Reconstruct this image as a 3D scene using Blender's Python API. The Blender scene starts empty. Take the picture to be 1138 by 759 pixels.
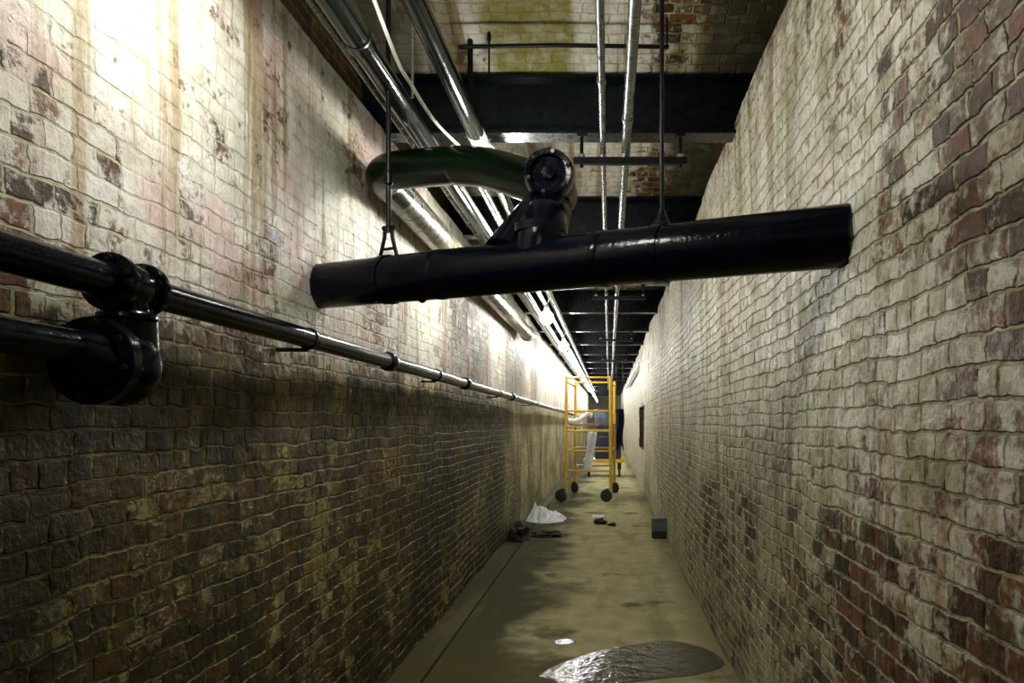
import bpy, bmesh, math, random
import numpy as np
from mathutils import Vector, Matrix, noise as mnoise
random.seed(7)
S = bpy.context.scene
C = S.collection
PI = math.pi
EYE = 1.6                       # eye height above the floor
XL, XR = -1.40, 0.80            # the two walls
LEDGE_L, LEDGE_R = 3.39, 3.46   # where the walls step back
Y0, Y1 = -5.0, 56.0
BEAM0, BAY = 5.06, 2.72

# ------------------------------------------------------------------ helpers
def link(o, parent=None):
    C.objects.link(o)
    if parent: o.parent = parent
    return o
def thing(name, label, cat, loc=(0, 0, 0), group=None):
    o = bpy.data.objects.new(name, None); link(o)
    o.location = loc; o.empty_display_size = .1
    o['label'] = label; o['category'] = cat
    if group: o['group'] = group
    return o
def tag(o, label, cat, group=None):
    o['label'] = label; o['category'] = cat
    if group: o['group'] = group
    return o
def obj(name, bm, mat, parent=None, smooth=True, label=None):
    """bm holds world coordinates; the child is shifted into its parent's frame"""
    me = bpy.data.meshes.new(name)
    if parent is not None:
        bmesh.ops.translate(bm, verts=bm.verts, vec=-parent.location)
    bmesh.ops.recalc_face_normals(bm, faces=bm.faces)
    bm.to_mesh(me); bm.free()
    if smooth:
        me.polygons.foreach_set('use_smooth', [True]*len(me.polygons))
        me.set_sharp_from_angle(angle=math.radians(38))
    me.materials.append(mat)
    o = bpy.data.objects.new(name, me)
    link(o, parent)
    if label: o['label'] = label
    return o
def struct(name, bm, mat, smooth=False):
    o = obj(name, bm, mat, None, smooth); o['kind'] = 'structure'; return o
def dup(root, loc, label=None, group=None):
    r = root.copy(); link(r); r.location = loc
    if label: r['label'] = label
    if group: r['group'] = group
    for ch in list(root.children):
        c = ch.copy(); link(c, r)
        for g in list(ch.children):
            d = g.copy(); link(d, c)
    return r
def W(x, y, zc):                 # point given by its height relative to the eye
    return Vector((x, y, EYE+zc))
def fillet(pts, rad, n=8):
    pts = [Vector(p) for p in pts]; out = [pts[0]]
    for i in range(1, len(pts)-1):
        a = (pts[i-1]-pts[i]); b = (pts[i+1]-pts[i])
        r = rad[i-1] if isinstance(rad, (list, tuple)) else rad
        r = min(r, a.length*.49, b.length*.49)
        p, q = pts[i]+a.normalized()*r, pts[i]+b.normalized()*r
        for k in range(n+1):
            t = k/n
            out.append(p*(1-t)**2 + pts[i]*2*t*(1-t) + q*t*t)
    out.append(pts[-1]); return out
def tube(bm, pts, r, seg=20, caps=True):
    pts = [Vector(p) for p in pts]
    rr = r if isinstance(r, (list, tuple)) else [r]*len(pts)
    tang = []
    for i in range(len(pts)):
        a = pts[max(i-1, 0)]; b = pts[min(i+1, len(pts)-1)]
        tang.append((b-a).normalized())
    t0 = tang[0]
    up = Vector((0, 0, 1)) if abs(t0.z) < .9 else Vector((1, 0, 0))
    n = (up - t0*up.dot(t0)).normalized()
    rings = []
    for i, p in enumerate(pts):
        t = tang[i]; n = (n - t*n.dot(t)).normalized(); b = t.cross(n)
        rings.append([bm.verts.new(p + (n*math.cos(2*PI*k/seg) + b*math.sin(2*PI*k/seg))*rr[i]) for k in range(seg)])
    for a, b in zip(rings, rings[1:]):
        for k in range(seg):
            bm.faces.new((a[k], a[(k+1) % seg], b[(k+1) % seg], b[k]))
    if caps:
        bm.faces.new(rings[0]); bm.faces.new(rings[-1])
    return bm
def disc_profile(bm, p, d, prof, seg=32):
    """lathe: prof is a list of (distance along d, radius)"""
    p, d = Vector(p), Vector(d).normalized()
    pts, rr = [], []
    up = Vector((0, 0, 1)) if abs(d.z) < .9 else Vector((1, 0, 0))
    n = (up - d*up.dot(d)).normalized(); b = d.cross(n)
    rings = []
    for (s, r) in prof:
        rings.append([bm.verts.new(p + d*s + (n*math.cos(2*PI*k/seg) + b*math.sin(2*PI*k/seg))*max(r, 1e-4)) for k in range(seg)])
    for a, c in zip(rings, rings[1:]):
        for k in range(seg):
            bm.faces.new((a[k], a[(k+1) % seg], c[(k+1) % seg], c[k]))
    bm.faces.new(rings[0]); bm.faces.new(rings[-1])
    return bm
def box(bm, lo, hi, bev=0, rot=None):
    lo, hi = Vector(lo), Vector(hi)
    m = Matrix.Translation((lo+hi)/2)
    if rot is not None: m = m @ rot
    m = m @ Matrix.Diagonal((*(hi-lo), 1))
    g = bmesh.ops.create_cube(bm, size=1, matrix=m)
    if bev:
        es = list({e for v in g['verts'] for e in v.link_edges})
        bmesh.ops.bevel(bm, geom=es, offset=bev, segments=2, affect='EDGES')
    return bm
def B(): return bmesh.new()

# ------------------------------------------------------------------ materials
class NT:
    def __init__(s, name):
        s.m = bpy.data.materials.new(name); s.m.use_nodes = True
        s.t = s.m.node_tree; s.t.nodes.clear()
        s.out = s.t.nodes.new('ShaderNodeOutputMaterial')
        s.b = s.t.nodes.new('ShaderNodeBsdfPrincipled')
        s.t.links.new(s.b.outputs[0], s.out.inputs['Surface'])
        s.tc = s.t.nodes.new('ShaderNodeTexCoord')
        s.geo = None
    def put(s, sock, v):
        if isinstance(v, bpy.types.NodeSocket): s.t.links.new(v, sock)
        else: sock.default_value = v
    def n(s, typ, ins=None, out=0, **kw):
        nd = s.t.nodes.new(typ)
        for k, v in kw.items(): setattr(nd, k, v)
        for k, v in (ins or {}).items(): s.put(nd.inputs[k], v)
        return nd.outputs[out]
    def math(s, op, a, b=0.0, c=None, clamp=False):
        ins = {0: a, 1: b}
        if c is not None: ins[2] = c
        return s.n('ShaderNodeMath', ins, operation=op, use_clamp=clamp)
    def vmath(s, op, a, b=(0, 0, 0)):
        return s.n('ShaderNodeVectorMath', {0: a, 1: b}, operation=op)
    def noise(s, vec, scale, detail=4, rough=.55, out=0, dist=0.0):
        return s.n('ShaderNodeTexNoise', {'Vector': vec, 'Scale': scale, 'Detail': detail, 'Roughness': rough, 'Distortion': dist}, out=out)
    def ramp(s, f, a, b, lo=0.0, hi=1.0, smooth=True):
        nd = s.t.nodes.new('ShaderNodeMapRange')
        nd.interpolation_type = 'SMOOTHSTEP' if smooth else 'LINEAR'
        s.put(nd.inputs['Value'], f)
        for k, v in (('From Min', a), ('From Max', b), ('To Min', lo), ('To Max', hi)): s.put(nd.inputs[k], v)
        return nd.outputs[0]
    def mix(s, f, a, b, mode='MIX'):
        nd = s.t.nodes.new('ShaderNodeMix'); nd.data_type = 'RGBA'; nd.blend_type = mode
        s.put(nd.inputs[0], f); s.put(nd.inputs[6], a); s.put(nd.inputs[7], b)
        return nd.outputs[2]
    def cramp(s, f, stops):
        nd = s.t.nodes.new('ShaderNodeValToRGB'); s.put(nd.inputs[0], f)
        cr = nd.color_ramp
        while len(cr.elements) < len(stops): cr.elements.new(.5)
        for e, (p, c) in zip(cr.elements, stops): e.position = p; e.color = (*c, 1)
        return nd.outputs[0]
    def bump(s, h, strength=.5, dist=.01):
        return s.n('ShaderNodeBump', {'Height': h, 'Strength': strength, 'Distance': dist})
def rgb(*c): return (*c, 1)

def simple(name, col, rough, metal=0.0, bump=0.0, bscale=60, spec=.5, tint=None, coat=0.0):
    s = NT(name)
    P = s.tc.outputs['Object']
    nz = s.noise(P, 7, 4)
    c2 = tint or tuple(min(1, v*1.7) for v in col)
    s.put(s.b.inputs['Base Color'], s.mix(s.ramp(nz, .4, .7), rgb(*col), rgb(*c2)))
    s.put(s.b.inputs['Roughness'], s.ramp(s.noise(P, 22, 3), .3, .7, rough*.8, min(1, rough*1.25)))
    s.b.inputs['Metallic'].default_value = metal
    s.b.inputs['Specular IOR Level'].default_value = spec
    s.b.inputs['Coat Weight'].default_value = coat
    if bump:
        s.put(s.b.inputs['Normal'], s.bump(s.noise(P, bscale, 3), bump, .004))
    return s.m

M = {}
M['black'] = simple('black_tar_paint', (.0012, .0016, .004), .17, bump=.45, bscale=45, spec=.14, tint=(.002, .003, .007))
M['black_green'] = simple('dark_green_black_paint', (.0012, .005, .002), .2, bump=.2, bscale=30, spec=.15, tint=(.002, .012, .004))
M['grey_pipe'] = simple('dark_grey_pipe_paint', (.006, .009, .008), .15, bump=.1, bscale=25, spec=.4, tint=(.012, .016, .012))
M['olive_pipe'] = simple('olive_grey_lagging', (.085, .085, .055), .3, bump=.3, bscale=20, tint=(.15, .14, .09))
M['brown_pipe'] = simple('brown_stained_pipe', (.03, .026, .014), .25, bump=.2, bscale=20, tint=(.06, .052, .03))
M['pale_pipe'] = simple('pale_pipe_paint', (.55, .55, .5), .3, bump=.1)
M['steel'] = simple('dull_galvanised_steel', (.30, .31, .30), .3, metal=.7, bump=.15, tint=(.42, .43, .41))
M['galv'] = simple('weathered_pipe_steel', (.09, .10, .09), .28, metal=.25, bump=.12, tint=(.16, .17, .155))
M['beam'] = simple('blue_black_beam_paint', (.002, .004, .006), .3, bump=.25, bscale=35, spec=.25, tint=(.004, .006, .008))
M['iron'] = simple('black_iron', (.003, .003, .004), .35, bump=.3, spec=.2)
M['rust'] = simple('rust_brown_iron', (.07, .035, .015), .55, bump=.4, bscale=40, tint=(.1, .07, .02))
M['yellow'] = simple('scaffold_yellow_paint', (.62, .36, .02), .38, bump=.15, tint=(.72, .46, .04))
M['rubber'] = simple('black_rubber', (.02, .02, .016), .6, bump=.2)
M['cloth_white'] = simple('white_plastic_sheet', (.78, .82, .90), .35, bump=.3, bscale=12)
M['navy'] = simple('navy_cloth', (.008, .015, .04), .7, bump=.3, tint=(.03, .02, .06))
M['bluegrey'] = simple('blue_grey_plastic', (.10, .15, .22), .4, bump=.1)
M['wood'] = simple('brown_plank', (.22, .12, .04), .65, bump=.3, bscale=30)
M['dark_wood'] = simple('dark_red_brown_wood', (.05, .018, .012), .6, bump=.3, bscale=30)
M['dirt'] = simple('dark_brown_rubble', (.018, .012, .008), .8, bump=.6, bscale=30)
M['boxgreen'] = simple('grey_green_box', (.085, .11, .085), .5, bump=.2)
M['cable'] = simple('white_cable', (.62, .6, .5), .4)
M['paper'] = simple('paper', (.6, .6, .5), .8)
M['doorblue'] = simple('blue_grey_door_paint', (.10, .14, .19), .5, bump=.1)
M['socket'] = simple('white_lamp_holder', (.5, .5, .48), .4)

def emitter(name, col, st):
    s = NT(name)
    s.b.inputs['Base Color'].default_value = rgb(.8, .8, .8)
    s.b.inputs['Emission Color'].default_value = rgb(*col)
    s.b.inputs['Emission Strength'].default_value = st
    return s.m
LCOL = (1.0, .985, .93)
M['bulb'] = emitter('bulb_glow', LCOL, 165)
M['near_tube'] = emitter('near_tube_glow', LCOL, 90)
M['tube'] = emitter('tube_glow', (.95, .98, 1.0), 55)

def masonry(name, comps, kind):
    """peeling whitewash over brick. comps picks which object axes run along and up the courses"""
    s = NT(name)
    sp = s.t.nodes.new('ShaderNodeSeparateXYZ'); s.put(sp.inputs[0], s.tc.outputs['Object'])
    ax = {'x': sp.outputs[0], 'y': sp.outputs[1], 'z': sp.outputs[2]}
    u, v = ax[comps[0]], ax[comps[1]]
    off = {'left': 3.7, 'right': 11.3, 'vault': 23.1, 'upper': 31.0}[kind]
    P = s.n('ShaderNodeCombineXYZ', {0: u, 1: v, 2: off})
    d1 = s.noise(P, 2.2, 2, out=1); d2 = s.noise(P, 14, 2, out=1)
    dd = s.vmath('ADD', s.vmath('MULTIPLY', s.vmath('SUBTRACT', d1, (.5, .5, .5)), (.06, .05, 0)),
                 s.vmath('MULTIPLY', s.vmath('SUBTRACT', d2, (.5, .5, .5)), (.026, .022, 0)))
    Pb = s.vmath('ADD', P, dd)
    br = s.t.nodes.new('ShaderNodeTexBrick')
    br.offset = .5; br.offset_frequency = 2; br.squash = .62; br.squash_frequency = 3
    s.put(br.inputs['Vector'], Pb)
    for k, val in (('Color1', rgb(0, 0, 0)), ('Color2', rgb(1, 1, 1)), ('Mortar', rgb(.5, .5, .5)), ('Scale', 1.0),
                   ('Mortar Size', .0068), ('Mortar Smooth', .6), ('Bias', 0.0), ('Brick Width', .168), ('Row Height', .0685)):
        s.put(br.inputs[k], val)
    rnd = br.outputs['Color']; mort = br.outputs['Fac']
    A = s.noise(P, .9, 5, .6); A2 = s.noise(s.vmath('ADD', P, (9, 4, 0)), 2.6, 5, .6)
    F = s.noise(P, 34, 5, .7); F2 = s.noise(s.vmath('ADD', P, (5, 7, 0)), 11, 5, .65)
    St = s.noise(s.vmath('MULTIPLY', P, (4.5, .55, 1)), 1, 5, .6)
    St2 = s.noise(s.vmath('MULTIPLY', s.vmath('ADD', P, (3, 8, 0)), (9, .35, 1)), 1, 4, .6)
    brick = s.cramp(rnd, [(0, (.06, .035, .012)), (.3, (.15, .062, .022)), (.55, (.25, .098, .036)), (.8, (.13, .09, .036)), (1, (.30, .14, .055))])
    brick = s.mix(s.ramp(F2, .35, .7), brick, s.mix(1.0, brick, rgb(.45, .42, .3), 'MULTIPLY'))
    mortc = s.mix(s.ramp(F2, .3, .7), rgb(.54, .52, .38), rgb(.24, .22, .11))
    base = s.mix(mort, brick, mortc)
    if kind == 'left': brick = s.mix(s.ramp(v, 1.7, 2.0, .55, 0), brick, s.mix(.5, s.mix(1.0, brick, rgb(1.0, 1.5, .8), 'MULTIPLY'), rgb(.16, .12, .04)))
    base = s.mix(mort, brick, mortc)
    ww = s.mix(s.ramp(A2, .3, .7), rgb(.62, .60, .50), rgb(.79, .77, .71))
    ww = s.mix(s.ramp(s.noise(s.vmath('ADD', P, (1, 2, 0)), 1.7, 3), .48, .64, 0, .7 if kind == 'left' else .25), ww, rgb(.66, .47, .45))
    if kind == 'left':
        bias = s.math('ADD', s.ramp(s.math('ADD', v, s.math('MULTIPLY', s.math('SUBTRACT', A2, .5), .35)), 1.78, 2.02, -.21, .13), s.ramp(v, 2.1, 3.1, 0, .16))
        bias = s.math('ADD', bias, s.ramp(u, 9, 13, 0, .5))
        # worn, dirty zone below the pipe, with its shade painted in, weaker far off
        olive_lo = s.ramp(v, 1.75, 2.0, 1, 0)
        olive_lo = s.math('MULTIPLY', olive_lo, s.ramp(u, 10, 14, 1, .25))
    elif kind == 'right':
        bias = s.math('ADD', s.ramp(v, 1.0, 2.3, -.06, .17), s.ramp(u, 1.6, 3.6, -.10, .14))
        bias = s.math('ADD', bias, s.ramp(u, 8, 14, 0, .4))
        olive_lo = s.ramp(v, .6, 2.3, 1.0, .2)
        olive_lo = s.math('MULTIPLY', olive_lo, s.ramp(u, 2.0, 3.2, .35, 1))
        olive_lo = s.math('MULTIPLY', olive_lo, s.ramp(u, 10, 16, 1, .4))
    elif kind == 'vault':
        bias = s.ramp(u, .05, .4, .28, -.10)
        olive_lo = s.ramp(s.noise(s.vmath('ADD', P, (40, 3, 0)), 1.5, 3), .52, .66, 0, .7)
    else:
        bias = -.5; olive_lo = 1.0
    w = s.math('ADD', bias, .5)
    for tex, k in ((A, .8), (A2, .6), (St, .7), (F2, .95), (F, .65), (rnd, .25)):
        w = s.math('ADD', w, s.math('MULTIPLY', s.math('SUBTRACT', tex, .5), k))
    w = s.math('SUBTRACT', w, s.math('MULTIPLY', mort, .13))
    Wm = s.ramp(w, .38, .60)
    col = s.mix(Wm, base, ww)
    # grime: olive wash in the low zone (left also shade), vertical runs, mortar joints picking up dirt
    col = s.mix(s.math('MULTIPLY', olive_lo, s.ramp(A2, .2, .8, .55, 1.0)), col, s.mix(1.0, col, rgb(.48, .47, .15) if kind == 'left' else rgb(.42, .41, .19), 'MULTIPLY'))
    runs = s.math('MULTIPLY', s.ramp(St, .50, .66), .85)
    col = s.mix(runs, col, s.mix(1.0, col, rgb(.52, .47, .28), 'MULTIPLY'))
    thin = s.math('MULTIPLY', s.ramp(St2, .53, .64), .85)
    col = s.mix(thin, col, s.mix(1.0, col, rgb(.55, .42, .26), 'MULTIPLY'))
    col = s.mix(s.math('MULTIPLY', mort, s.math('MULTIPLY', Wm, s.ramp(F2, .3, .65, .05, {'left': .35, 'right': .95}.get(kind, .6)))), col, s.mix(1.0, col, rgb(.42, .42, .16), 'MULTIPLY'))
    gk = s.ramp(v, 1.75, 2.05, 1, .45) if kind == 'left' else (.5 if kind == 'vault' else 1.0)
    G = s.noise(s.vmath('ADD', P, (17, 2, 0)), 20, 5, .7); G2 = s.noise(s.vmath('ADD', P, (2, 19, 0)), 5.5, 5, .65)
    col = s.mix(s.math('MULTIPLY', s.math('MULTIPLY', s.ramp(G, .46, .64), .75), gk), col, s.mix(1.0, col, rgb(.46, .43, .26), 'MULTIPLY'))
    col = s.mix(s.math('MULTIPLY', s.math('MULTIPLY', s.ramp(G2, .46, .64), .75), gk), col, s.mix(1.0, col, rgb(.52, .50, .32), 'MULTIPLY'))
    col = s.mix(s.ramp(F, .55, .75, 0, .55), col, s.mix(1.0, col, rgb(.45, .4, .3), 'MULTIPLY'))
    if kind == 'left': col = s.mix(s.ramp(v, 1.75, 2.0, 1, 0), col, s.mix(1.0, col, s.mix(s.ramp(A, .42, .6), rgb(.42, .41, .25), rgb(1.0, .96, .72)), 'MULTIPLY'))  # low zone darkened again in patches, deepening the painted shade below the pipe
    if kind == 'vault':
        corner_shade = s.math('MAXIMUM', s.ramp(s.math('ADD', u, s.math('MULTIPLY', s.math('SUBTRACT', A2, .5), .4)), .44, .62), s.ramp(s.math('ADD', u, s.math('MULTIPLY', s.math('SUBTRACT', A2, .5), .3)), -1.3, -1.1, 1, 0))
        uw = s.math('ADD', u, s.math('MULTIPLY', s.math('SUBTRACT', A2, .5), .25))
        st = s.math('MULTIPLY', s.ramp(uw, -.80, -.66), s.math('MULTIPLY', s.ramp(uw, -.25, -.17, 1, 0), s.ramp(v, 5.0, 5.2, 1, 0)))
        col = s.mix(s.math('MULTIPLY', st, s.ramp(F2, .35, .6, .6, .95)), col, rgb(.20, .175, .02))
        col = s.mix(s.math('MULTIPLY', corner_shade, .9), col, rgb(.045, .042, .018))  # vault darkened along both side walls, corner shade painted into the colour
    if kind == 'upper': col = s.mix(1.0, col, rgb(.55, .5, .32), 'MULTIPLY')  # upper brick darkened as a whole
    s.put(s.b.inputs['Base Color'], col)
    s.put(s.b.inputs['Roughness'], s.ramp(F2, .3, .7, .38, .72))
    s.b.inputs['Specular IOR Level'].default_value = .45
    h = s.math('MULTIPLY', s.math('MULTIPLY', s.math('SUBTRACT', 1.0, mort), .009), s.math('SUBTRACT', 1.0, s.math('MULTIPLY', Wm, {'left': .82, 'right': .3, 'vault': .6, 'upper': 0}[kind])))
    h = s.math('ADD', h, s.math('MULTIPLY', rnd, .004))
    h = s.math('ADD', h, s.math('MULTIPLY', F2, .009))
    h = s.math('ADD', h, s.math('MULTIPLY', F, .0035))
    h = s.math('ADD', h, s.math('MULTIPLY', A2, .02))
    h = s.math('ADD', h, s.math('MULTIPLY', G2, .012))
    h = s.math('ADD', h, s.math('MULTIPLY', St2, .006))
    h = s.math('ADD', h, s.math('MULTIPLY', Wm, .002))
    if kind in ('left', 'right'):
        dn = s.n('ShaderNodeDisplacement', {'Height': h, 'Midlevel': .02, 'Scale': 1.0})
        s.t.links.new(dn, s.out.inputs['Displacement'])
        s.m.displacement_method = 'BOTH'
    else:
        s.put(s.b.inputs['Normal'], s.bump(h, 1.0, 1.0))
    return s.m
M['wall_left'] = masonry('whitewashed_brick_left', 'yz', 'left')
M['wall_right'] = masonry('whitewashed_brick_right', 'yz', 'right')
M['vault'] = masonry('peeling_vault_brick', 'xy', 'vault')
M['upper'] = masonry('dark_upper_brick', 'yz', 'upper')
M['endwall'] = simple('end_plaster', (.45, .44, .37), .7, bump=.5, bscale=6, tint=(.65, .64, .58))

def floor_mat():
    s = NT('stained_concrete')
    P = s.tc.outputs['Object']
    sp = s.t.nodes.new('ShaderNodeSeparateXYZ'); s.put(sp.inputs[0], P)
    x, y = sp.outputs[0], sp.outputs[1]
    A = s.noise(P, 1.1, 5, .6); A2 = s.noise(P, 4, 5, .6); F = s.noise(P, 60, 4, .7)
    St = s.noise(s.vmath('MULTIPLY', P, (3.5, .5, 1)), 1, 4)
    c = s.mix(s.ramp(A2, .3, .7), rgb(.36, .33, .17), rgb(.50, .46, .26))
    c = s.mix(s.ramp(F, .4, .75, 0, .5), c, rgb(.20, .18, .10))
    # permanent grime along the left gutter and in blotches
    wet = s.ramp(s.math('ADD', x, s.math('MULTIPLY', s.math('SUBTRACT', A, .5), 1.6)), -.85, -.35, 1, 0)
    blot = s.ramp(A, .58, .68, 0, .8)
    dark = s.math('MAXIMUM', wet, blot)
    c = s.mix(s.math('MULTIPLY', dark, .93), c, rgb(.045, .04, .012))
    c = s.mix(s.ramp(St, .5, .65, 0, .45), c, rgb(.16, .14, .06))
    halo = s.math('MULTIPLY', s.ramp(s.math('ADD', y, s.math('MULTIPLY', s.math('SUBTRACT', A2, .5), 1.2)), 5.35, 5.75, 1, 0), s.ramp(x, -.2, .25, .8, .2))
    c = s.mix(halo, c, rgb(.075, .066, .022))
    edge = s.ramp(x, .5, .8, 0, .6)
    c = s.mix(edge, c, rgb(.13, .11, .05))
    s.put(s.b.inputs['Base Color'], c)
    s.put(s.b.inputs['Roughness'], s.math('SUBTRACT', s.ramp(A2, .3, .7, .8, .95), s.math('MULTIPLY', dark, .1)))
    s.put(s.b.inputs['Specular IOR Level'], s.math('MULTIPLY', .06, 1.0))
    h = s.math('ADD', s.math('MULTIPLY', A2, .006), s.math('MULTIPLY', F, .0018))
    s.put(s.b.inputs['Normal'], s.bump(h, 1.0, 1.0))
    return s.m
M['floor'] = floor_mat()
def water_mat():
    s = NT('shallow_dirty_water')
    P = s.tc.outputs['Object']
    s.b.inputs['Base Color'].default_value = rgb(.055, .048, .018)
    s.b.inputs['Roughness'].default_value = .15
    s.b.inputs['IOR'].default_value = 1.33
    s.b.inputs['Specular IOR Level'].default_value = .6
    s.put(s.b.inputs['Normal'], s.bump(s.math('ADD', s.noise(P, 9, 2), s.math('MULTIPLY', s.noise(P, 40, 2), .25)), .9, .012))
    return s.m
M['water'] = water_mat()

# ------------------------------------------------------------------ the setting
def wall_grid(name, x, sign, ztop, mat, hole=None):
    ys = np.concatenate([np.arange(Y0, 1.0, .12), np.arange(1.0, 8.0, .012), np.arange(8.0, 20, .03), np.arange(20, 25, .1), np.arange(25, Y1+.01, .5)])
    zs = np.linspace(-.02, ztop, 400)
    ny, nz = len(ys), len(zs)
    Yg, Zg = np.meshgrid(ys, zs, indexing='ij')
    wob = .008*np.sin(Yg*1.3+Zg*.7+sign) + .006*np.sin(Yg*2.9-Zg*2.1) + .006*np.sin(Zg*2.6+Yg*.5)
    wob = wob*np.clip((Yg-.5), 0, 1)
    Xg = x + wob
    co = np.stack([Xg, Yg, Zg], -1).reshape(-1, 3).astype(np.float32)
    i, j = np.meshgrid(np.arange(ny-1), np.arange(nz-1), indexing='ij')
    a = (i*nz+j).ravel(); q = np.stack([a, a+nz, a+nz+1, a+1], -1)
    if sign > 0: q = q[:, ::-1]           # left wall: normal +x ; right wall: normal -x
    q = q[:, ::-1] if sign > 0 else q
    # orientation
    p = co[q[0]]; nrm = np.cross(p[1]-p[0], p[2]-p[0])
    if nrm[0]*(-1 if x > 0 else 1) < 0: q = q[:, ::-1]
    if hole:
        cy = co[q][:, :, 1].mean(1); cz = co[q][:, :, 2].mean(1)
        q = q[~((cy > hole[0]) & (cy < hole[1]) & (cz > hole[2]) & (cz < hole[3]))]
    me = bpy.data.meshes.new(name)
    me.vertices.add(len(co)); me.vertices.foreach_set('co', co.ravel())
    me.loops.add(q.size); me.loops.foreach_set('vertex_index', q.ravel().astype(np.int32))
    me.polygons.add(len(q)); me.polygons.foreach_set('loop_start', np.arange(0, q.size, 4, dtype=np.int32))
    me.update(calc_edges=True)
    me.polygons.foreach_set('use_smooth', [True]*len(q))
    me.materials.append(mat)
    o = bpy.data.objects.new(name, me); link(o); o['kind'] = 'structure'
    return o
wall_grid('wall_left', XL, -1, LEDGE_L, M['wall_left'])
HOLE = (18.2, 21.2, .95, 1.98)
wall_grid('wall_right', XR, 1, LEDGE_R, M['wall_right'], HOLE)
# upper, set-back parts of the walls and the ledges
b = B(); box(b, (XL-.5, Y0, LEDGE_L-.03), (XL-.14, Y1, 4.35)); box(b, (XL-.5, Y0, LEDGE_L-.06), (XL-.005, Y1, LEDGE_L)); struct('trim_1', b, M['upper'])
b = B(); box(b, (XR+.12, Y0, LEDGE_R-.03), (XR+.5, Y1, 4.35)); box(b, (XR+.005, Y0, LEDGE_R-.06), (XR+.5, Y1, LEDGE_R)); struct('trim_2', b, M['upper'])
# floor with a gutter joint along the left
b = B()
prof = [(XL-.05, -.012), (-1.172, -.008), (-1.168, -.03), (-1.150, -.03), (-1.146, 0), (XR+.05, 0)]
ysf = [Y0, 2, 6, 12, 20, 35, Y1]
rows = [[b.verts.new((x, y, z)) for x, z in prof] for y in ysf]
for r0, r1 in zip(rows, rows[1:]):
    for k in range(len(prof)-1): b.faces.new((r0[k], r0[k+1], r1[k+1], r1[k]))
struct('floor', b, M['floor'])
# brick vaults between the beams
b = B()
spring, rise = 3.72, .34
k0 = int((Y0-BEAM0)/BAY)-1
for k in range(k0, 19):
    ya, yb = BEAM0+k*BAY, BEAM0+(k+1)*BAY
    if ya > Y1: break
    n, m = 28, 14
    g = []
    for i in range(n+1):
        t = i/n; y = ya + (yb-ya)*t; z = spring + rise*(1-(2*t-1)**2)
        g.append([b.verts.new((XL-.3 + (XR-XL+.6)*j/m, y, z + .012*mnoise.noise(Vector((j*.7, y*2.2, 3))))) for j in range(m+1)])
    for i in range(n):
        for j in range(m): b.faces.new((g[i][j], g[i][j+1], g[i+1][j+1], g[i+1][j]))
o = struct('ceiling', b, M['vault'], smooth=True)
b = B(); box(b, (XL-.5, Y1-.02, -.1), (XR+.5, Y1+.3, 4.4)); struct('wall_end', b, M['endwall'])
b = B(); box(b, (XL-.5, Y0-.3, -.1), (XR+.5, Y0, 4.4)); struct('wall_back', b, M['endwall'])
# door at the far end
b = B(); box(b, (-.85, Y1-.10, 0), (.45, Y1-.021, 2.25), .01); struct('door_1', b, M['doorblue'])
# dark timber hatch in its niche on the right wall
b = B()
y0, y1_, z0, z1 = HOLE
box(b, (XR-.004, y0-.08, z0-.08), (XR+.22, y0, z1+.08)); box(b, (XR-.004, y1_, z0-.08), (XR+.22, y1_+.08, z1+.08))
box(b, (XR-.004, y0, z0-.08), (XR+.22, y1_, z0)); box(b, (XR-.004, y0, z1), (XR+.22, y1_, z1+.08))
struct('trim_3', b, M['upper'])
b = B(); box(b, (XR+.09, y0, z0), (XR+.14, y1_, z1))
for i in range(1, 8): box(b, (XR+.08, y0+i*.375-.01, z0), (XR+.09, y0+i*.375+.01, z1))
struct('door_2', b, M['dark_wood'])

# ------------------------------------------------------------------ steel beams
ORD = ['nearest', 'second', 'third', 'fourth', 'fifth', 'sixth', 'seventh', 'eighth', 'ninth', 'tenth']
def beam_mesh():
    b = B()
    prof = [(-.09, 0), (.09, 0), (.09, .02), (.012, .034), (.012, .33), (.09, .345), (.09, .365), (-.09, .365), (-.09, .345), (-.012, .33), (-.012, .034), (-.09, .02)]
    xs = (XL-.3, XR+.3)
    r = [[b.verts.new((x, y, z)) for y, z in prof] for x in xs]
    n = len(prof)
    for k in range(n): b.faces.new((r[0][k], r[0][(k+1) % n], r[1][(k+1) % n], r[1][k]))
    b.faces.new(r[0]); b.faces.new(r[1])
    bmesh.ops.bevel(b, geom=[e for e in b.edges if abs((e.verts[0].co-e.verts[1].co).x) > .5], offset=.004, segments=2, affect='EDGES')
    return b
proto = obj('steel_beam', beam_mesh(), M['beam'])
proto.location = (0, BEAM0, 3.375)
tag(proto, 'nearest black steel beam, broad and crossing behind the hanging pipes at the top', 'beam', 'steel beams across the ceiling')
k = 1
while BEAM0 + k*BAY < Y1-.5:
    o = proto.copy(); link(o); o.location = (0, BEAM0+k*BAY, 3.375)
    if k < 6: o['label'] = '%s black steel ceiling beam counted from the viewer' % ORD[k]
    else:
        o['label'] = 'small black steel ceiling beam far down the passage'; o['group'] = 'farthest steel ceiling beams'
    k += 1
for k in range(1, 4):            # bays behind the viewer, out of the photo
    if BEAM0-k*BAY < Y0: break
    o = proto.copy(); link(o); o.location = (0, BEAM0-k*BAY, 3.375)
    o['label'] = 'black steel beam overhead behind the viewer' if k > 1 else 'black steel beam just above the viewer, out of the photo'
    if k > 1: o['group'] = 'beams behind the viewer'

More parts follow.
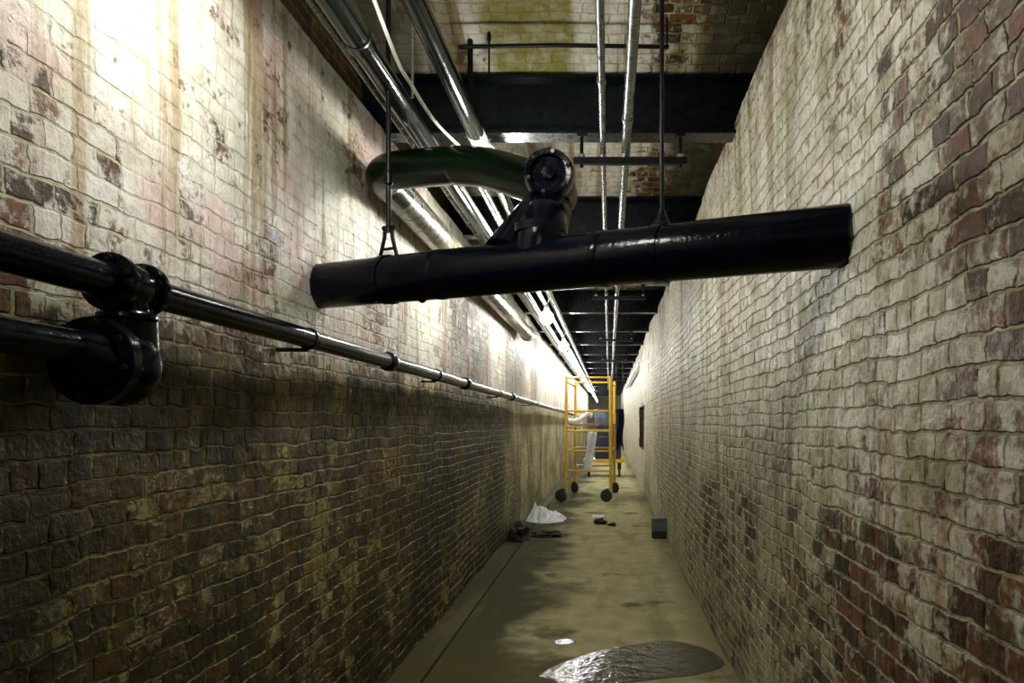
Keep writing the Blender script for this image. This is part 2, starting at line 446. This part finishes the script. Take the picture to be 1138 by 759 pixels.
# ------------------------------------------------------------------ overhead pipes along the tunnel
def run(name, label, x, zc, r, ya, yb, mat, collars=(), cmat=None, seg=24):
    t = thing(name, label, 'pipe', W(x, ya, zc))
    obj('pipe_length', tube(B(), [W(x, y, zc) for y in (ya, yb)], r, seg), mat, t)
    for (y, dr, ln) in collars:
        obj('collar', disc_profile(B(), W(x, y, zc), (0, 1, 0), [(0, r), (.004, r+dr), (ln-.004, r+dr), (ln, r)], seg), cmat or mat, t)
    return t
END = 40.0
run('overhead_pipe', 'thick glossy dark grey pipe running under the left side of the ceiling', -1.015, 1.55, .055, Y0+.2, END, M['grey_pipe'], [(3.25, .008, .07), (7.2, .01, .08), (9.4, .01, .08)])
run('brown_overhead_pipe', 'brown stained thin pipe between the left wall and the thick grey pipe', -1.105, 1.585, .030, Y0+.2, END, M['brown_pipe'], [(6.4, .008, .06)])
run('glossy_ceiling_pipe', 'glossy dark pipe with a pale sleeve where it meets the nearest beam', -.735, 1.59, .046, Y0+.2, END, M['grey_pipe'], [(4.45, .004, .5)], M['pale_pipe'])
run('pale_conduit', 'thin pale conduit close to the thick grey overhead pipe', -.94, 1.50, .014, 5.2, END, M['pale_pipe'])
run('narrow_conduit', 'narrow grey conduit between the grey pipe and the sleeved pipe', -.86, 1.56, .018, 5.2, END, M['steel'])
run('slim_conduit', 'slim galvanised conduit just left of the sleeved pipe', -.80, 1.50, .012, 5.2, END, M['steel'])
run('galvanised_pipe', 'thin galvanised pipe, left one of the two central pipes above the strut', -.037, 1.655, .018, Y0+.2, END, M['galv'], [(3.9, .006, .05), (7.7, .006, .05)])
run('central_pipe', 'thicker galvanised pipe, right one of the two central pipes above the strut', .102, 1.663, .027, Y0+.2, END, M['galv'], [(4.4, .007, .05)])
t = thing('wall_conduit', 'short pale pipe with a bend high on the right wall beyond the scaffold', 'pipe', W(.68, 21, 1.33))
obj('pipe_length', tube(B(), fillet([W(.68, 31, 1.33), W(.68, 21, 1.33), W(.78, 20.8, 1.5)], .15), .05, 16), M['pale_pipe'], t)

# trapeze struts under the beams carrying the two central pipes
def trapeze(y, label, g):
    t = thing('trapeze_hanger', label, 'pipe hanger', W(.13, y, 1.60), g)
    b = B(); box(b, W(-.22, y-.022, 1.588), W(.48, y+.022, 1.632), .004); obj('strut', b, M['iron'], t)
    for x in (-.17, .44):
        b = tube(B(), [W(x, y, 1.57), W(x, y, 1.80)], .011, 10); obj('rod', b, M['iron'], t)
        b = B(); box(b, W(x-.028, y-.04, 1.755), W(x+.028, y+.05, 1.80), .004); obj('beam_clamp', b, M['iron'], t)
        b = disc_profile(B(), W(x, y, 1.632), (0, 0, 1), [(0, .02), (.02, .02)], 6); obj('nut', b, M['steel'], t, False)
    return t
trapeze(5.0, 'black strut hanger below the nearest beam, carrying the two central pipes', 'strut hangers under the beams')
for i, kk in enumerate((2, 4, 6)):
    trapeze(BEAM0+kk*BAY, ['black strut hanger under the third beam, above the big cross pipe', 'small strut hanger under the fifth beam', 'tiny strut hanger under the seventh beam'][i], 'strut hangers under the beams')

# small tie rod and drop rods near the nearest vault
t = thing('tie_rod', 'thin black rod lying crosswise just below the nearest vault', 'rod', W(-.27, 4.62, 2.14))
obj('rod', tube(B(), [W(-.86, 4.62, 2.14), W(-.3, 4.62, 2.15), W(.34, 4.62, 2.14)], .012, 10), M['iron'], t)
obj('hook', tube(B(), [W(.33, 4.62, 2.14), W(.33, 4.62, 2.42)], .006, 8), M['iron'], t)
def drop_rod(name, label, x, y, za, zb, r, mat, nut=None):
    t = thing(name, label, 'rod', W(x, y, za))
    obj('rod', tube(B(), [W(x, y, za), W(x, y, zb)], r, 12), mat, t)
    if nut is not None:
        obj('nut', disc_profile(B(), W(x, y, nut), (0, 0, 1), [(0, r), (.003, r*2.1), (.035, r*2.1), (.05, r*1.2)], 6), mat, t, False)
    return t
drop_rod('anchor_rod', 'stout black rod with a nut rising to the vault beside the sleeved pipe', -.82, 4.78, 1.72, 2.44, .017, M['iron'], 2.27)
drop_rod('thin_anchor_rod', 'very thin rod with a small knob left of the nearest vault stain', -.70, 4.72, 1.90, 2.38, .006, M['iron'], 2.22)
drop_rod('grey_drop_rod', 'thin grey rod dropping from the vault to the thick grey pipe', -.96, 3.95, 1.58, 2.42, .007, M['steel'])
drop_rod('far_drop_rod', 'short thin rod dropping to the pipes next to the second beam', -.84, 6.9, 1.5, 2.3, .006, M['iron'])

# loose white cable looping between the pipes
cp = [W(-.86, 2.9, 1.56), W(-.85, 3.25, 1.45), W(-.845, 3.45, 1.44), W(-.83, 3.7, 1.42), W(-.83, 4.0, 1.45), W(-.79, 4.3, 1.46), W(-.74, 4.6, 1.47), W(-.72, 5.2, 1.50), W(-.72, 5.7, 1.50), W(-.73, 6.0, 1.54)]
def catmull(P, n=6):
    P = [Vector(p) for p in P]; Q = [P[0]]+P+[P[-1]]; out = []
    for i in range(1, len(Q)-2):
        for k in range(n):
            t = k/n; a, b_, c, d = Q[i-1], Q[i], Q[i+1], Q[i+2]
            out.append(.5*((2*b_)+(c-a)*t+(2*a-5*b_+4*c-d)*t*t+(3*b_-a-3*c+d)*t**3))
    out.append(P[-1]); return out
tag(obj('power_cable', tube(B(), catmull(cp), .008, 8), M['cable']), 'loose white cable sagging between the overhead pipes above the loop', 'cable')

# ------------------------------------------------------------------ lamps
def bulb_lamp(y, label, g=None, x=-.78, zc=1.30, rad=.085):
    t = thing('bulb_lamp', label, 'lamp', W(x, y, zc), g)
    b = B(); bmesh.ops.create_icosphere(b, subdivisions=3, radius=rad, matrix=Matrix.Translation(W(x, y, zc))); obj('bulb', b, M['bulb'], t)
    obj('lamp_holder', disc_profile(B(), W(x, y, zc+rad-.01), (0, 0, 1), [(0, .024), (.02, .034), (.07, .03), (.09, .012)], 16), M['socket'], t)
    obj('lamp_cord', tube(B(), [W(x, y, zc+.14), W(x if x > -.5 else -.735, y, 2.2 if x > -.5 else 1.58)], .006, 8), M['cable'], t)
    return t
bulb_lamp(10.1, 'bright round bulb, nearer of the two glaring bulbs below the big cross pipe')
bulb_lamp(13.9, 'bright round bulb, farther of the two glaring bulbs below the big cross pipe')
bulb_lamp(6.25, 'bright round bulb hidden behind the big cross pipe')
bulb_lamp(2.4, 'bright round bulb overhead, just above the top of the photo', zc=1.43, rad=.085)
bulb_lamp(4.42, 'bright round bulb hidden behind the looping black pipe', x=-.60, zc=1.335, rad=.06)
def tube_lamp(y, label, mat, x=-.76, zc=1.33, ln=1.25, r=.034, g='fluorescent tubes along the passage'):
    t = thing('fluorescent_lamp', label, 'lamp', W(x, y, zc), g)
    obj('tube', tube(B(), [W(x, y, zc), W(x, y+ln, zc)], r, 14), mat, t)
    b = B(); box(b, W(x-.02, y-.03, zc+.06), W(x+.02, y+ln+.03, zc+.09), .004); obj('batten', b, M['socket'], t)
    for ys_ in (y+.15, y+ln-.15): obj('suspension_wire', tube(B(), [W(x+.015, ys_, zc+.07), W(-.735, ys_, 1.56)], .004, 6), M['iron'], t)
    for yy in (y-.02, y+ln-.01):
        b = B(); box(b, W(x-.016, yy, zc-.02), W(x+.016, yy+.03, zc+.052), .003); obj('end_holder', b, M['socket'], t)
    return t
y = 15.6; i = 0
while y < 52:
    lab = ('%s fluorescent tube lamp in the line beyond the two bulbs' % ORD[i]) if i < 4 else 'distant fluorescent tube lamp in the bright line down the passage'
    tube_lamp(y, lab, M['tube'], g='nearer fluorescent tubes' if i < 4 else 'distant fluorescent tubes in the bright line')
    y += 1.36; i += 1
# the same passage lighting overhead and behind the viewer
bulb_lamp(-2.3, 'bright round bulb overhead just behind the viewer', x=-.3, zc=1.35)
bulb_lamp(-4.3, 'bright round bulb overhead farther behind the viewer', x=-.3, zc=1.35)

# ------------------------------------------------------------------ big cross pipe
A_, B_ = W(XL-.02, 3.895, .65), W(XR+.02, 2.705, .625)
t = thing('drain_pipe', 'big black tarred pipe crossing the passage from wall to wall', 'pipe', (A_+B_)/2)
n = 60
obj('pipe_length', tube(B(), [A_.lerp(B_, i/n) for i in range(n+1)], .106, 40), M['black'], t)
d = (B_-A_).normalized()
def onbig(s): return A_.lerp(B_, s)
for s_ in (.30, .62):
    obj('joint_band', disc_profile(B(), onbig(s_), d, [(0, .1055), (.003, .1085), (.03, .1085), (.035, .1055)], 40), M['black'], t)
obj('drip_nub', disc_profile(B(), onbig(.265)-Vector((0, 0, .1)), (0, 0, -1), [(0, .02), (.012, .016), (.018, .004)], 12), M['black'], t)

# hangers of the cross pipe
def clevis(s_, label, ztop, r, long):
    p = onbig(s_); t = thing('pipe_hanger', label, 'pipe hanger', p+Vector((0, 0, .1)))
    top = p+Vector((0, 0, .235 if long else .14))
    obj('rod', tube(B(), [top, Vector((top.x, top.y, EYE+ztop))], r, 12), M['iron'], t)
    u = d
    b = B()
    if long:
        tube(b, [top+Vector((0, 0, .0)), top-Vector((0, 0, .02))+u*.0, ], .016, 12)
        tube(b, fillet([p+Vector((0, 0, .10))-u*.052, top-u*.022-Vector((0, 0, .04)), top-Vector((0, 0, .005))-u*.022], .02), .009, 8)
        tube(b, fillet([p+Vector((0, 0, .10))+u*.052, top+u*.022-Vector((0, 0, .04)), top-Vector((0, 0, .005))+u*.022], .02), .009, 8)
        tube(b, [top-u*.03, top+u*.03], .012, 10)
        tube(b, [p+Vector((0, 0, .14))-u*.045, p+Vector((0, 0, .14))+u*.045], .007, 8)
    else:
        disc_profile(b, top-Vector((0, 0, .045)), (0, 0, 1), [(0, .04), (.02, .032), (.05, .016), (.07, .012)], 16)
    obj('clevis', b, M['iron'], t)
    obj('band', disc_profile(B(), p-u*.02, u, [(0, .1), (.001, .1115), (.039, .1115), (.04, .1)], 32), M['black'], t)
    if long:
        obj('turnbuckle', disc_profile(B(), Vector((top.x, top.y, EYE+1.07)), (0, 0, 1), [(0, .01), (.01, .02), (.06, .02), (.07, .01)], 12), M['iron'], t)
clevis(.187, 'black rod and forked clevis holding the left part of the big cross pipe', 2.35, .0115, True)
clevis(.722, 'black rod dropping straight onto the right part of the big cross pipe', 2.3, .0085, False)

# ------------------------------------------------------------------ looping header pipe with cleanout
t = thing('header_pipe', 'thick black pipe that bends off the left wall run and loops to the capped tee', 'pipe', W(-1.24, 4.4, 1.34))
R_ = .098
elbow = fillet([W(-1.24, 4.75, 1.34), W(-1.24, 4.32, 1.335), W(-.78, 4.10, 1.30)], .19, 12)
path = elbow[:-1] + catmull([W(-.78, 4.10, 1.30), W(-.60, 3.99, 1.25), W(-.43, 3.86, 1.165), W(-.27, 3.72, 1.08)], 8)
obj('looped_pipe', tube(B(), path, R_, 32), M['black_green'], t)
obj('straight_run', tube(B(), [W(-1.24, 4.74, 1.34), W(-1.24, 12.3, 1.34)], R_*.97, 32), M['olive_pipe'], t, label='olive grey straight run along the left wall')
obj('end_flange', disc_profile(B(), W(-1.24, 12.28, 1.34), (0, 1, 0), [(0, R_), (.005, .118), (.05, .118), (.055, R_)], 32), M['steel'], t, label='grey end flange')
if 0: obj('hub_ring', disc_profile(B(), W(-1.24, 4.72, 1.34), (0, 1, 0), [(0, R_), (.01, .112), (.07, .112), (.09, R_*.97)], 32), M['black_green'], t)
tc = W(-.262, 3.47, 1.075)
obj('tee_body', tube(B(), [tc+Vector((0, .07, 0)), tc+Vector((.005, .42, .01))], [.1, .104], 32), M['rust'], t, label='rust brown stub behind the cap')
b = disc_profile(B(), tc, (0, -1, 0), [(-.08, .098), (-.075, .108), (-.02, .108), (0, .098), (-.004, .078), (-.03, .074), (-.031, .03), (-.008, .028), (-.006, .001)], 36)
obj('cleanout_cap', b, M['black'], t)
cap = t.children[-1]
for k in range(6):
    a = k*PI/3+.3
    g = disc_profile(B(), tc+Vector((math.cos(a)*.088, 0, math.sin(a)*.088)), (0, -1, 0), [(-.02, .009), (.008, .009)], 6)
    o = obj('bolt', g, M['steel'] if k == 1 else M['iron'], t, False)
pb = onbig(.505)
obj('branch_neck', tube(B(), catmull([tc+Vector((.005, .2, 0)), tc+Vector((0, .15, -.13)), pb+Vector((.02, .03, .18)), pb+Vector((0, .0, .04))], 6), .095, 28), M['black'], t)
obj('branch_skirt', tube(B(), [tc+Vector((0, .16, -.06)), onbig(.44)+Vector((0, .02, .05))], [.085, .1], 24), M['black'], t)
obj('hub_band', disc_profile(B(), pb+Vector((.01, .015, .125)), (.02, .02, 1), [(0, .095), (.005, .11), (.04, .11), (.045, .095)], 32), M['black'], t)

# ------------------------------------------------------------------ wall pipe assembly on the left
PX = -1.262
t = thing('wall_pipe', 'long black pipe along the left wall with its flanged valve body at near end', 'pipe', W(PX, 2.12, .355))
def zk(y): return .355 - .0035*(y-2)
obj('upper_pipe', tube(B(), [W(PX, -.6, zk(-.6)), W(PX, 2.05, .355)], .044, 28), M['black'], t)
obj('long_pipe', tube(B(), [W(PX, 2.2, .355)]+[W(PX, y, zk(y)) for y in (6, 12, 20, 30)], .041, 28), M['black'], t)
for y in (4.6, 7.05, 10.4):
    obj('coupling', disc_profile(B(), W(PX, y, zk(y)), (0, 1, 0), [(0, .041), (.004, .053), (.02, .056), (.06, .056), (.078, .053), (.082, .041)], 28), M['black'], t)
obj('lower_pipe', tube(B(), [W(PX+.01, -.6, .20), W(PX+.01, 1.93, .178)], .039, 28), M['black'], t)
def flange(name, p, d, r, th, r0=.04, nb=6, rb=.008, ph=.2):
    f = obj(name, disc_profile(B(), p, d, [(0, r0), (.003, r-.004), (.008, r), (th-.008, r), (th-.003, r-.004), (th, r0)], 36), M['black'], t)
    d = Vector(d).normalized(); up = Vector((0, 0, 1)) if abs(d.z) < .9 else Vector((1, 0, 0))
    n_ = (up-d*up.dot(d)).normalized(); bb = d.cross(n_)
    for k in range(nb):
        a = 2*PI*k/nb+ph
        q = Vector(p)+(n_*math.cos(a)+bb*math.sin(a))*(r-.016)
        obj('bolt', disc_profile(B(), q, d, [(-.013, rb), (th+.013, rb)], 6), M['iron'], t, False)
    return f
flange('flange_ring', W(PX, 2.03, .355), (0, 1, 0), .074, .032)
flange('flange_ring', W(PX, 2.175, .355), (0, 1, 0), .073, .032)
obj('tee_fitting', tube(B(), [W(PX, 2.055, .355), W(PX, 2.09, .355), W(PX, 2.15, .355), W(PX, 2.19, .355)], [.05, .06, .06, .05], 28), M['black'], t)
obj('neck', tube(B(), [W(PX, 2.12, .34), W(PX, 2.12, .27), W(PX, 2.115, .19), W(PX, 2.10, .14)], [.05, .052, .058, .08], 28), M['black'], t)
flange('neck_flange', W(PX, 2.12, .262), (0, 0, 1), .072, .026, .05, 4, .007, .78)
flange('neck_flange', W(PX, 2.12, .222), (0, 0, 1), .074, .026, .05, 4, .007, .78)
b = B(); bmesh.ops.create_uvsphere(b, u_segments=32, v_segments=20, radius=1, matrix=Matrix.Translation(W(PX, 2.09, .142)) @ Matrix.Diagonal((.098, .098, .102, 1)))
obj('trap_body', b, M['black'], t)
obj('trap_elbow', tube(B(), fillet([W(PX, 2.11, .26), W(PX, 2.12, .15), W(PX, 1.98, .15)], .08), .078, 28), M['black'], t)
flange('trap_flange', W(PX+.004, 1.955, .15), (0, 1, 0), .108, .05, .05, 8, .009)
obj('reducer', tube(B(), [W(PX+.01, 1.88, .178), W(PX+.008, 1.93, .165), W(PX+.006, 1.96, .155)], [.04, .06, .075], 28), M['black'], t)
for y in (.6, 1.45, 3.4, 5.9, 9.2, 13.0):
    b = B(); box(b, (XL-.02, y-.012, EYE+zk(y)-.055), (PX, y+.012, EYE+zk(y)-.04), .002)
    disc_profile(b, W(PX, y-.012, zk(y)), (0, 1, 0), [(0, .04), (.001, .0465), (.023, .0465), (.024, .04)], 24)
    obj('bracket', b, M['iron'], t)

# ------------------------------------------------------------------ rolling scaffold
FL, FR, RL, RR = Vector((-.86, 16.2, 0)), Vector((.03, 16.2, 0)), Vector((-.76, 18.25, 0)), Vector((.12, 18.25, 0))
t = thing('rolling_scaffold', 'narrow yellow tube scaffold on black caster wheels', 'scaffold', (FL+RR)/2)
def up(p, z): return Vector((p.x, p.y, z))
TOP = 2.52
for p in (FL, FR, RL, RR):
    obj('post', tube(B(), [up(p, .22), up(p, TOP)], .030 if p is not FR else .034, 14), M['yellow'], t)
for a, c, nm in ((FL, FR, 'front'), (RL, RR, 'rear')):
    for z in (.62, 1.02, 1.42, 1.82, TOP-.03):
        obj('rung', tube(B(), [up(a, z), up(c, z)], .019, 12), M['yellow'], t)
for a, c in ((FL, RL), (FR, RR)):
    for z in (1.02, 1.50, TOP-.12):
        obj('side_rail', tube(B(), [up(a, z), up(c, z)], .02, 12), M['yellow'], t)
b = B()
for k in range(3):
    x0 = -.80+k*.29
    vs = []
    for yy, sh in ((16.24, 0), (18.2, .1)):
        for zz in (1.525, 1.56):
            vs.append([b.verts.new((x0+sh, yy, zz)), b.verts.new((x0+.27+sh, yy, zz))])
    (a0, a1), (b0, b1), (c0, c1), (d0, d1) = vs
    for f in ((a0, a1, b1, b0), (c0, d0, d1, c1), (a0, c0, c1, a1), (b0, b1, d1, d0), (a0, b0, d0, c0), (a1, c1, d1, b1)): b.faces.new(f)
obj('deck', b, M['wood'], t, False)
for p, dx in ((FL, -.11), (FR, -.09), (RL, -.03), (RR, 0.0)):
    c = up(p, .127)+Vector((dx, 0, 0))
    w = obj('caster_wheel', disc_profile(B(), c-Vector((.01, .02, 0)), ((.45, .9, 0) if p.y < 17 else (.8, .6, 0)), [(0, .02), (.0, .1), (.008, .125), (.045, .125), (.053, .1), (.053, .02)], 28), M['rubber'], t)
    b = B(); tube(b, fillet([up(p, .30), up(p, .24), c+Vector((.0, 0, .13)), c+Vector((.02, .02, 0))], .03), .02, 10)
    obj('caster_fork', b, M['dirt'], t)

# things on and behind the scaffold
def cloth(name, label, cat, fn, nu, nv, mat, thick=.012):
    b = B(); g = [[b.verts.new(fn(i/nu, j/nv)) for j in range(nv+1)] for i in range(nu+1)]
    for i in range(nu):
        for j in range(nv): b.faces.new((g[i][j], g[i+1][j], g[i+1][j+1], g[i][j+1]))
    r = bmesh.ops.solidify(b, geom=list(b.faces), thickness=thick)
    o = obj(name, b, mat); o.data.polygons.foreach_set('use_smooth', [True]*len(o.data.polygons))
    return tag(o, label, cat)
def rag(u, v):
    # hangs over the front rung at z=1.42, long tail on the near side
    z = 1.445 - abs(v-.25)*1.05 if v > .25 else 1.445-abs(v-.25)*.9
    y = 16.2 + (.027 if v < .25 else -.03) + .02*math.sin(u*9+v*4)
    if abs(v-.25) < .04: y = 16.2
    x = -.46 + u*(.2-.05*v) + .03*math.sin(v*5)
    return (x, y, z)
cloth('white_rag', 'white cloth hanging over a rung in the middle of the yellow scaffold', 'cloth', rag, 10, 22, M['cloth_white'])
t = thing('bundle', 'pale rolled bundle lying on the left side of the scaffold deck', 'bundle', (-.6, 16.5, 1.56))
obj('roll', tube(B(), catmull([(-.83, 16.35, 1.625), (-.68, 16.4, 1.625), (-.56, 16.5, 1.68), (-.46, 16.6, 1.76), (-.38, 16.7, 1.74)], 5), [.045+.012*math.sin(i*1.3) for i in range(21)], 14), M['cloth_white'], t)
t = thing('plastic_drum', 'blue grey plastic drum standing on the scaffold deck', 'drum', (-.14, 17.2, 1.56))
obj('drum_body', disc_profile(B(), (-.14, 17.2, 1.562), (0, 0, 1), [(0, .15), (.01, .165), (.12, .17), (.13, .175), (.15, .17), (.27, .165), (.28, .15)], 32), M['bluegrey'], t)
obj('lid', disc_profile(B(), (-.14, 17.2, 1.842), (0, 0, 1), [(0, .17), (.02, .17), (.03, .15)], 32), M['iron'], t)
t = thing('low_trolley', 'low dark trolley with a yellow deck standing beyond the scaffold', 'trolley', (-.2, 24, 0))
b = B(); box(b, (-.75, 23.5, .42), (.45, 24.6, .52), .01); obj('deck', b, M['yellow'], t)
for x in (-.6, .3):
    for yy in (23.7, 24.4):
        obj('wheel', disc_profile(B(), (x-.03, yy, .125), (1, 0, 0), [(0, .03), (0, .11), (.01, .125), (.05, .125), (.06, .11), (.06, .03)], 24), M['rubber'], t)
        b = B(); box(b, (x-.05, yy-.05, .2), (x+.05, yy+.05, .42)); obj('wheel_bracket', b, M['dirt'], t)
t = thing('equipment_case', 'dark case standing on the low trolley beyond the scaffold', 'case', (-.1, 24, .52))
b = B(); box(b, (-.42, 23.7, .522), (.35, 24.4, 1.15), .02); obj('case_body', b, M['navy'], t)
b = B(); tube(b, fillet([(-.15, 24.0, 1.14), (-.15, 24.0, 1.22), (.08, 24.0, 1.22), (.08, 24.0, 1.14)], .03), .015, 8); obj('handle', b, M['iron'], t)
def tarp(u, v):
    x = .16+u*.20+.02*math.sin(v*7)
    return (x, 20.2+.05*math.sin(u*17+v*2)+.02*math.sin(v*9), 1.93-v*(.98+.08*math.sin(u*8)))
t = thing('hanging_tarp', 'dark navy tarp hanging right behind the scaffold by the right wall', 'tarp', (.43, 20.2, 1.93))
b = B(); nu, nv = 28, 16
g = [[b.verts.new(tarp(i/nu, j/nv)) for j in range(nv+1)] for i in range(nu+1)]
for i in range(nu):
    for j in range(nv): b.faces.new((g[i][j], g[i+1][j], g[i+1][j+1], g[i][j+1]))
bmesh.ops.solidify(b, geom=list(b.faces), thickness=.01)
obj('sheet', b, M['navy'], t)
for x in (.18, .34): obj('cord', tube(B(), [(x, 20.2, 1.92), (x, 20.2, 3.6)], .006, 6), M['iron'], t)

# ------------------------------------------------------------------ litter on the floor
def blob(name, label, cat, c, sx, sy, sz, amp, mat, seed, sub=4, smooth=True, fr=2.2):
    b = B(); bmesh.ops.create_icosphere(b, subdivisions=sub, radius=1)
    for v in b.verts:
        p = v.co.copy(); n_ = p.normalized()
        k = 1+amp*mnoise.noise(p*fr+Vector((seed, 0, 0)))+amp*.6*abs(mnoise.noise(p*fr*2.3+Vector((0, seed, 0))))
        q = n_*k
        v.co = Vector((c[0]+q.x*sx, c[1]+q.y*sy, max(.002, c[2]+q.z*sz)))
    o = obj(name, b, mat, None, smooth)
    return tag(o, label, cat)
# crumpled white plastic sheet: folded height field, closed underneath
b = B(); nx, ny_ = 46, 46; g = []
for i in range(nx+1):
    row = []
    for j in range(ny_+1):
        u, v = i/nx*2-1, j/ny_*2-1
        r = math.hypot(u, v); sc_ = 1/max(1, r/max(abs(u), abs(v), 1e-6))
        x, y = -1.03+u*sc_*.33*(1+.2*mnoise.noise(Vector((u*2, v*2, 5)))), 13.3+v*sc_*.55
        e = max(0, 1-max(abs(u), abs(v)))
        fold = abs(mnoise.noise(Vector((u*2.6+7, v*2.2, 1))))+.5*abs(mnoise.noise(Vector((u*6, v*6, 2))))
        z = .005+min(1, e*4)*(.05+.40*fold*max(.15, .9-.55*(u+1)/1.3))
        row.append(b.verts.new((x, y, z)))
    g.append(row)
for i in range(nx):
    for j in range(ny_): b.faces.new((g[i][j], g[i+1][j], g[i+1][j+1], g[i][j+1]))
o = obj('plastic_sheet', b, M['cloth_white']); tag(o, 'crumpled white plastic sheet on the floor by the left wall', 'plastic sheet')
blob('rubble_heap', 'dark heap of rubble against the left wall before the white sheet', 'rubble', (-1.24, 11.1, .03), .13, .2, .13, .8, M['dirt'], 2)
blob('dark_rag', 'flat dark rag on the floor in front of the white sheet', 'rag', (-.88, 11.35, .01), .19, .14, .05, .8, M['dirt'], 5)
blob('stone', 'dark stone, larger of the two lying in the middle of the floor', 'stone', (-.14, 12.7, .03), .085, .07, .05, .7, M['dirt'], 8, 3)
blob('stone', 'dark stone, smaller of the two lying in the middle of the floor', 'stone', (.05, 12.45, .02), .05, .05, .03, .7, M['dirt'], 11, 3)
b = B()
pts = [(-.30, 13.55), (-.1, 13.5), (-.05, 13.85), (-.27, 13.9)]
lo = [b.verts.new((x, y, .002)) for x, y in pts]; hi = [b.verts.new((x, y, .007+.01*(i % 2))) for i, (x, y) in enumerate(pts)]
b.faces.new(lo); b.faces.new(hi)
for k in range(4): b.faces.new((lo[k], lo[(k+1) % 4], hi[(k+1) % 4], hi[k]))
tag(obj('paper_scrap', b, M['paper'], None, False), 'pale paper scrap flat on the floor in front of the scaffold', 'paper')
t = thing('junction_box', 'small grey green box with a dark base on the floor by the right wall', 'box', (.70, 11.2, 0))
b = B(); box(b, (.585, 11.08, .10), (.795, 11.34, .265), .012); obj('box_body', b, M['boxgreen'], t)
b = B(); box(b, (.592, 11.085, .001), (.79, 11.335, .10), .01); obj('box_base', b, M['dirt'], t)
b = B(); box(b, (.577, 11.07, .262), (.80, 11.35, .28), .006); obj('lid', b, M['boxgreen'], t)

# ------------------------------------------------------------------ puddles
def puddle(name, label, out, zt, mat):
    out = catmull(out+[out[0]], 8)[:-1]
    cx = sum(p[0] for p in out)/len(out); cy = sum(p[1] for p in out)/len(out)
    b = B()
    rings = []
    for (s_, z) in ((1.0, .0005), (.985, zt*.7), (.96, zt), (.6, zt), (.25, zt)):
        rings.append([b.verts.new((cx+(p[0]-cx)*s_, cy+(p[1]-cy)*s_, z)) for p in out])
    n_ = len(out)
    for r0, r1 in zip(rings, rings[1:]):
        for k in range(n_): b.faces.new((r0[k], r0[(k+1) % n_], r1[(k+1) % n_], r1[k]))
    b.faces.new(rings[-1]); b.faces.new(rings[0])
    return tag(obj(name, b, mat), label, 'puddle')
def fl(px, py):                  # outline points as bearings from the standpoint, laid on the floor
    Y = 900*EYE/(py-469); return Vector(((px-677)/900*Y, Y, 0))
puddle('puddle', 'large shallow puddle shining on the nearest part of the floor',
       [Vector(p) for p in ((-.46, 5.10, 0), (-.36, 5.32, 0), (-.12, 5.62, 0), (.12, 5.80, 0), (.42, 5.93, 0), (.68, 5.72, 0), (.76, 5.35, 0), (.58, 5.14, 0), (.3, 5.03, 0), (.05, 4.95, 0), (-.25, 4.94, 0))], .003, M['water'])
puddle('small_puddle', 'tiny puddle with a bright glint just beyond the large puddle',
       [Vector(p) for p in ((-.42, 5.88, 0), (-.38, 5.96, 0), (-.30, 5.98, 0), (-.24, 5.91, 0), (-.28, 5.83, 0), (-.37, 5.82, 0))], .002, M['water'])

# ------------------------------------------------------------------ camera, world, view
cam = bpy.data.cameras.new('camera'); co = bpy.data.objects.new('camera', cam); link(co)
co.location = (0, 0, EYE); co.rotation_euler = (PI/2, 0, 0)
cam.sensor_width = 36; cam.lens = 900/1138*36
cam.shift_x = (569-677)/1138
cam.shift_y = (469-379.5)/1138
cam.clip_start = .05
S.camera = co
w = bpy.data.worlds.new('world'); S.world = w; w.use_nodes = True
w.node_tree.nodes['Background'].inputs[0].default_value = (.6, .65, .5, 1)
w.node_tree.nodes['Background'].inputs[1].default_value = .01
S.cycles.max_bounces = 8; S.cycles.diffuse_bounces = 5
S.cycles.sample_clamp_indirect = 6
S.cycles.use_denoising = True
S.view_settings.view_transform = 'Standard'
S.view_settings.look = 'None'
S.view_settings.gamma = 1
S.view_settings.exposure = 0.28
S.view_settings.use_curve_mapping = False
